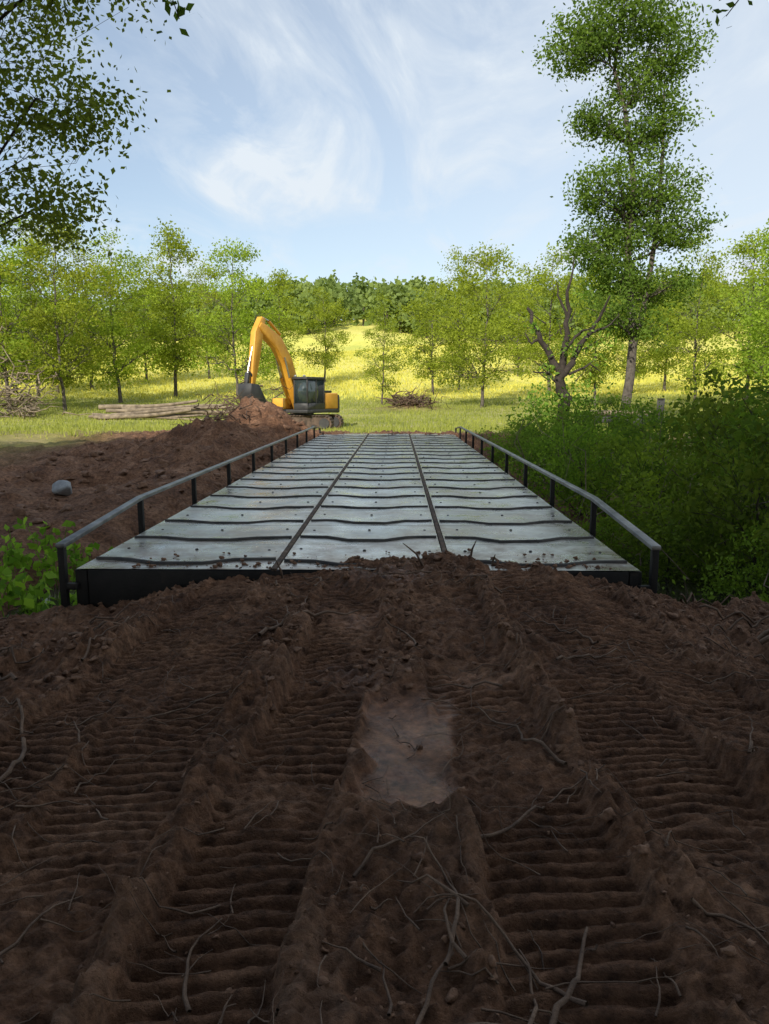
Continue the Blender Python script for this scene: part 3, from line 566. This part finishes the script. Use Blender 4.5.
# clods
clodm=pmat('soil_clods',[(0.3,(0.08,0.040,0.023)),(0.7,(0.23,0.128,0.077))],12,.95,0,.9,60,bdist=.012)
rng=np.random.RandomState(14); base=[lump(40+k,2,.75) for k in range(6)]; ps=[]
M_=24000; xs=rng.uniform(-4.2,4.2,M_); ys=.9+6.5*rng.rand(M_)**.8; _,wt,cm,dt,sp_=height(xs,ys,True)
keep=(rng.rand(M_)<np.where(cm>.5,.14,.9)*(rn(xs,ys,1.5,90)+.5)*1.5*(1-.97*sp_))&(np.abs(xs)<.75*ys+.4); xs=xs[keep];ys=ys[keep];cms=cm[keep]; zs=height(xs,ys)
print('clods',len(xs))
for x,y,z,c_m in zip(xs,ys,zs,cms):
    V,F=base[rng.randint(6)]; s=.004+(.04 if (c_m<.5 and y>2.4) else .02)*rng.rand()**4; a=rng.rand()*6.28; c_,s_=math.cos(a),math.sin(a); V=V*s*(.6+.8*rng.rand(3)); V=V@np.array([[c_,s_,0],[-s_,c_,0],[0,0,1]])
    ps.append((V+np.array([x,y,z-s*.05]),F,0))
for k in range(300):
    x=rng.uniform(-2.6,2.1); y=7.1+abs(rng.randn())*.3; V,F=base[rng.randint(6)]; s=.006+.03*rng.rand()**3; ps.append((V*s+np.array([x,y,max(float(height(x,y)),0)+s*.4]),F,0))
xs=rng.uniform(-11,-4,900); ys=rng.uniform(13,36,900); zs=height(xs,ys)
for x,y,z in zip(xs,ys,zs):
    V,F=base[rng.randint(6)]; s=.03+.16*rng.rand()**3; ps.append((V*s*(.6+.8*rng.rand(3))+np.array([x,y,z]),F,0))
mk('soil_clods',ps,[clodm])
def ground_root(x,y,ang,L,r_,rng,wig=.5,lift=0.02):
    n=max(6,int(L/.05)); P=[];a=ang
    for k in range(n):
        P.append([x,y]); a+=rng.randn()*wig*.35; x+=math.cos(a)*L/n; y+=math.sin(a)*L/n
    P=np.array(P); z=height(P[:,0],P[:,1]); zz=np.convolve(np.pad(z,2,mode='edge'),np.ones(5)/5,'valid')
    zz=np.maximum(zz,z)+r_*.5+lift*np.abs(np.sin(np.arange(n)*.6+ang*3))
    return tube(np.c_[P,zz],np.linspace(r_,r_*.3,n),6)
rng=np.random.RandomState(33); ps=[]
for k in range(600):
    y=1.2+5.9*rng.rand(); x=rng.uniform(-1,1)*(0.7*y+.6); ps.append(ground_root(x,y,rng.rand()*6.28,rng.uniform(.06,.5),rng.uniform(.0013,.005),rng))
mk('small_twigs',ps,[rootm])
L_=[(.15,1.5,1.45,.95,.017),(.05,1.45,1.75,.7,.013),(.33,1.75,1.2,.5,.008),(-.05,1.55,2.5,.6,.011),(.35,1.55,.3,.6,.010),(-.6,1.9,2.0,.45,.008),(-1.9,3.2,.9,1.5,.013),(.8,3.3,1.9,.8,.010),
      (1.7,3.4,.4,.9,.011),(2.2,4.2,-.9,1.3,.015),(-1.0,5.2,1.2,.9,.018),(.55,1.9,2.7,.7,.008),(-.15,2.4,1.0,.5,.007),(1.0,2.3,-.2,.5,.007),(.1,1.35,2.9,.8,.014),(-.5,1.5,1.9,.5,.008),
      (-2.2,2.6,.6,1.2,.012),(.15,2.0,1.8,.7,.008),(1.6,2.0,2.4,.7,.008),(-1.3,1.9,1.2,.6,.008),(1.4,5.0,1.9,.8,.010),(-2.4,5.2,.5,.9,.012),(.9,6.2,2.6,.6,.010)]
rr=np.random.RandomState(4)
for k in range(16):
    y=rr.uniform(2.4,6.8); L_.append((rr.uniform(-.6,.6)*y,y,rr.uniform(0,3.1),rr.uniform(.4,1.0),rr.uniform(.005,.012)))
for (x,y,a,L,r_) in L_:
    mk('exposed_root',[ground_root(x,y,a,L,r_,rng,.6,.03)]+[ground_root(x+math.cos(a)*L*t,y+math.sin(a)*L*t,a+rng.choice([-1,1])*.8,L*.35,r_*.45,rng,.7,.025) for t in (.3,.55,.75)],[rootm])
ps=[]
for k in range(34):
    ps.append(ground_root(rng.uniform(2.6,5.2),rng.uniform(5,8.4),rng.uniform(-.9,.9)+(3.14 if rng.rand()<.3 else 0),rng.uniform(.6,1.8),rng.uniform(.006,.03),rng,.6,.09))
for k in range(12): ps.append(ground_root(rng.uniform(-4.2,-2.4),rng.uniform(4,7.6),rng.uniform(0,3),rng.uniform(.5,1.2),rng.uniform(.006,.018),rng,.6,.05))
mk('exposed_root_tangle',ps,[rootm])
ps=[]
for (x,y,dx,h) in ((.28,7.15,-.22,.24),(.72,7.2,.05,.2),(-1.08,6.95,-.06,.25),(.95,7.3,.02,.16),(-.6,7.1,.3,.1)):
    z=float(height(x,y)); ps.append(tube([(x,y,z-.05),(x+dx*.4,y-.03,z+h*.5),(x+dx,y-.1,z+h)],[.014,.011,.004],5))
mk('stick',ps,[rootm])
# ---------------------------------------------------------------- light, sky, camera
el,az=33,202
w=bpy.data.worlds.new('World'); sc.world=w; w.use_nodes=True; nt=w.node_tree; nt.nodes.clear()
sk=N(nt,'ShaderNodeTexSky'); sk.sky_type='NISHITA'; sk.sun_disc=False; sk.sun_elevation=R(el); sk.sun_rotation=R(az); sk.air_density=1.1; sk.dust_density=.6; sk.ozone_density=1.3
tc=N(nt,'ShaderNodeTexCoord'); sx=N(nt,'ShaderNodeSeparateXYZ'); nt.links.new(tc.outputs['Generated'],sx.inputs[0])
zc=N(nt,'ShaderNodeMath',operation='MAXIMUM'); zc.inputs[1].default_value=.02; nt.links.new(sx.outputs[2],zc.inputs[0])
za=N(nt,'ShaderNodeMath',operation='ADD'); za.inputs[1].default_value=.12; nt.links.new(zc.outputs[0],za.inputs[0])
dx=N(nt,'ShaderNodeMath',operation='DIVIDE'); dy=N(nt,'ShaderNodeMath',operation='DIVIDE')
nt.links.new(sx.outputs[0],dx.inputs[0]); nt.links.new(za.outputs[0],dx.inputs[1]); nt.links.new(sx.outputs[1],dy.inputs[0]); nt.links.new(za.outputs[0],dy.inputs[1])
cb=N(nt,'ShaderNodeCombineXYZ'); nt.links.new(dx.outputs[0],cb.inputs[0]); nt.links.new(dy.outputs[0],cb.inputs[1])
mp=N(nt,'ShaderNodeMapping'); mp.inputs['Rotation'].default_value=(0,0,R(-14)); mp.inputs['Scale'].default_value=(1.7,.6,1); mp.inputs['Location'].default_value=(1.3,.4,0); nt.links.new(cb.outputs[0],mp.inputs[0])
c1=noise(nt,1.5,10,.6,mp.outputs[0],1.2); c2=noise(nt,.8,4,.5,cb.outputs[0],.6)
f1=ramp(nt,c1,[(.43,(0,0,0)),(.56,(.35,.35,.35)),(.72,(1,1,1))]); f2=ramp(nt,c2,[(.37,(.08,.08,.08)),(.6,(1,1,1))])
mu=N(nt,'ShaderNodeMath',operation='MULTIPLY'); nt.links.new(f1,mu.inputs[0]); nt.links.new(f2,mu.inputs[1])
gx=N(nt,'ShaderNodeMapRange'); gx.inputs[1].default_value=-.35; gx.inputs[2].default_value=.5; gx.inputs[3].default_value=0.26; gx.inputs[4].default_value=.78; nt.links.new(sx.outputs[0],gx.inputs[0])
ad=N(nt,'ShaderNodeMath',operation='ADD'); ad.use_clamp=True; nt.links.new(mu.outputs[0],ad.inputs[0]); nt.links.new(gx.outputs[0],ad.inputs[1])
cl=mix(nt,ad.outputs[0],sk.outputs[0],(5.3,5.8,6.3))
bg=N(nt,'ShaderNodeBackground',Strength=0.15); nt.links.new(cl,bg.inputs[0]); o=N(nt,'ShaderNodeOutputWorld'); nt.links.new(bg.outputs[0],o.inputs[0])
sd=bpy.data.lights.new('sun','SUN'); sd.energy=5.0; sd.angle=R(.5); sd.color=(1,.94,.82); so=bpy.data.objects.new('sun',sd); COL.objects.link(so)
dv=Vector((math.sin(R(az))*math.cos(R(el)),math.cos(R(az))*math.cos(R(el)),math.sin(R(el)))); so.rotation_euler=(-dv).to_track_quat('-Z','Y').to_euler()
cd=bpy.data.cameras.new('camera'); co=bpy.data.objects.new('camera',cd); COL.objects.link(co); co.location=(0,0,1.7); co.rotation_euler=(R(90-9.07),0,R(.96))
cd.sensor_fit='VERTICAL'; cd.sensor_height=24; cd.lens=745/1024*24; cd.clip_end=3000; cd.clip_start=.05; sc.camera=co
sc.view_settings.view_transform='Standard'; sc.view_settings.look='None'; sc.view_settings.exposure=0
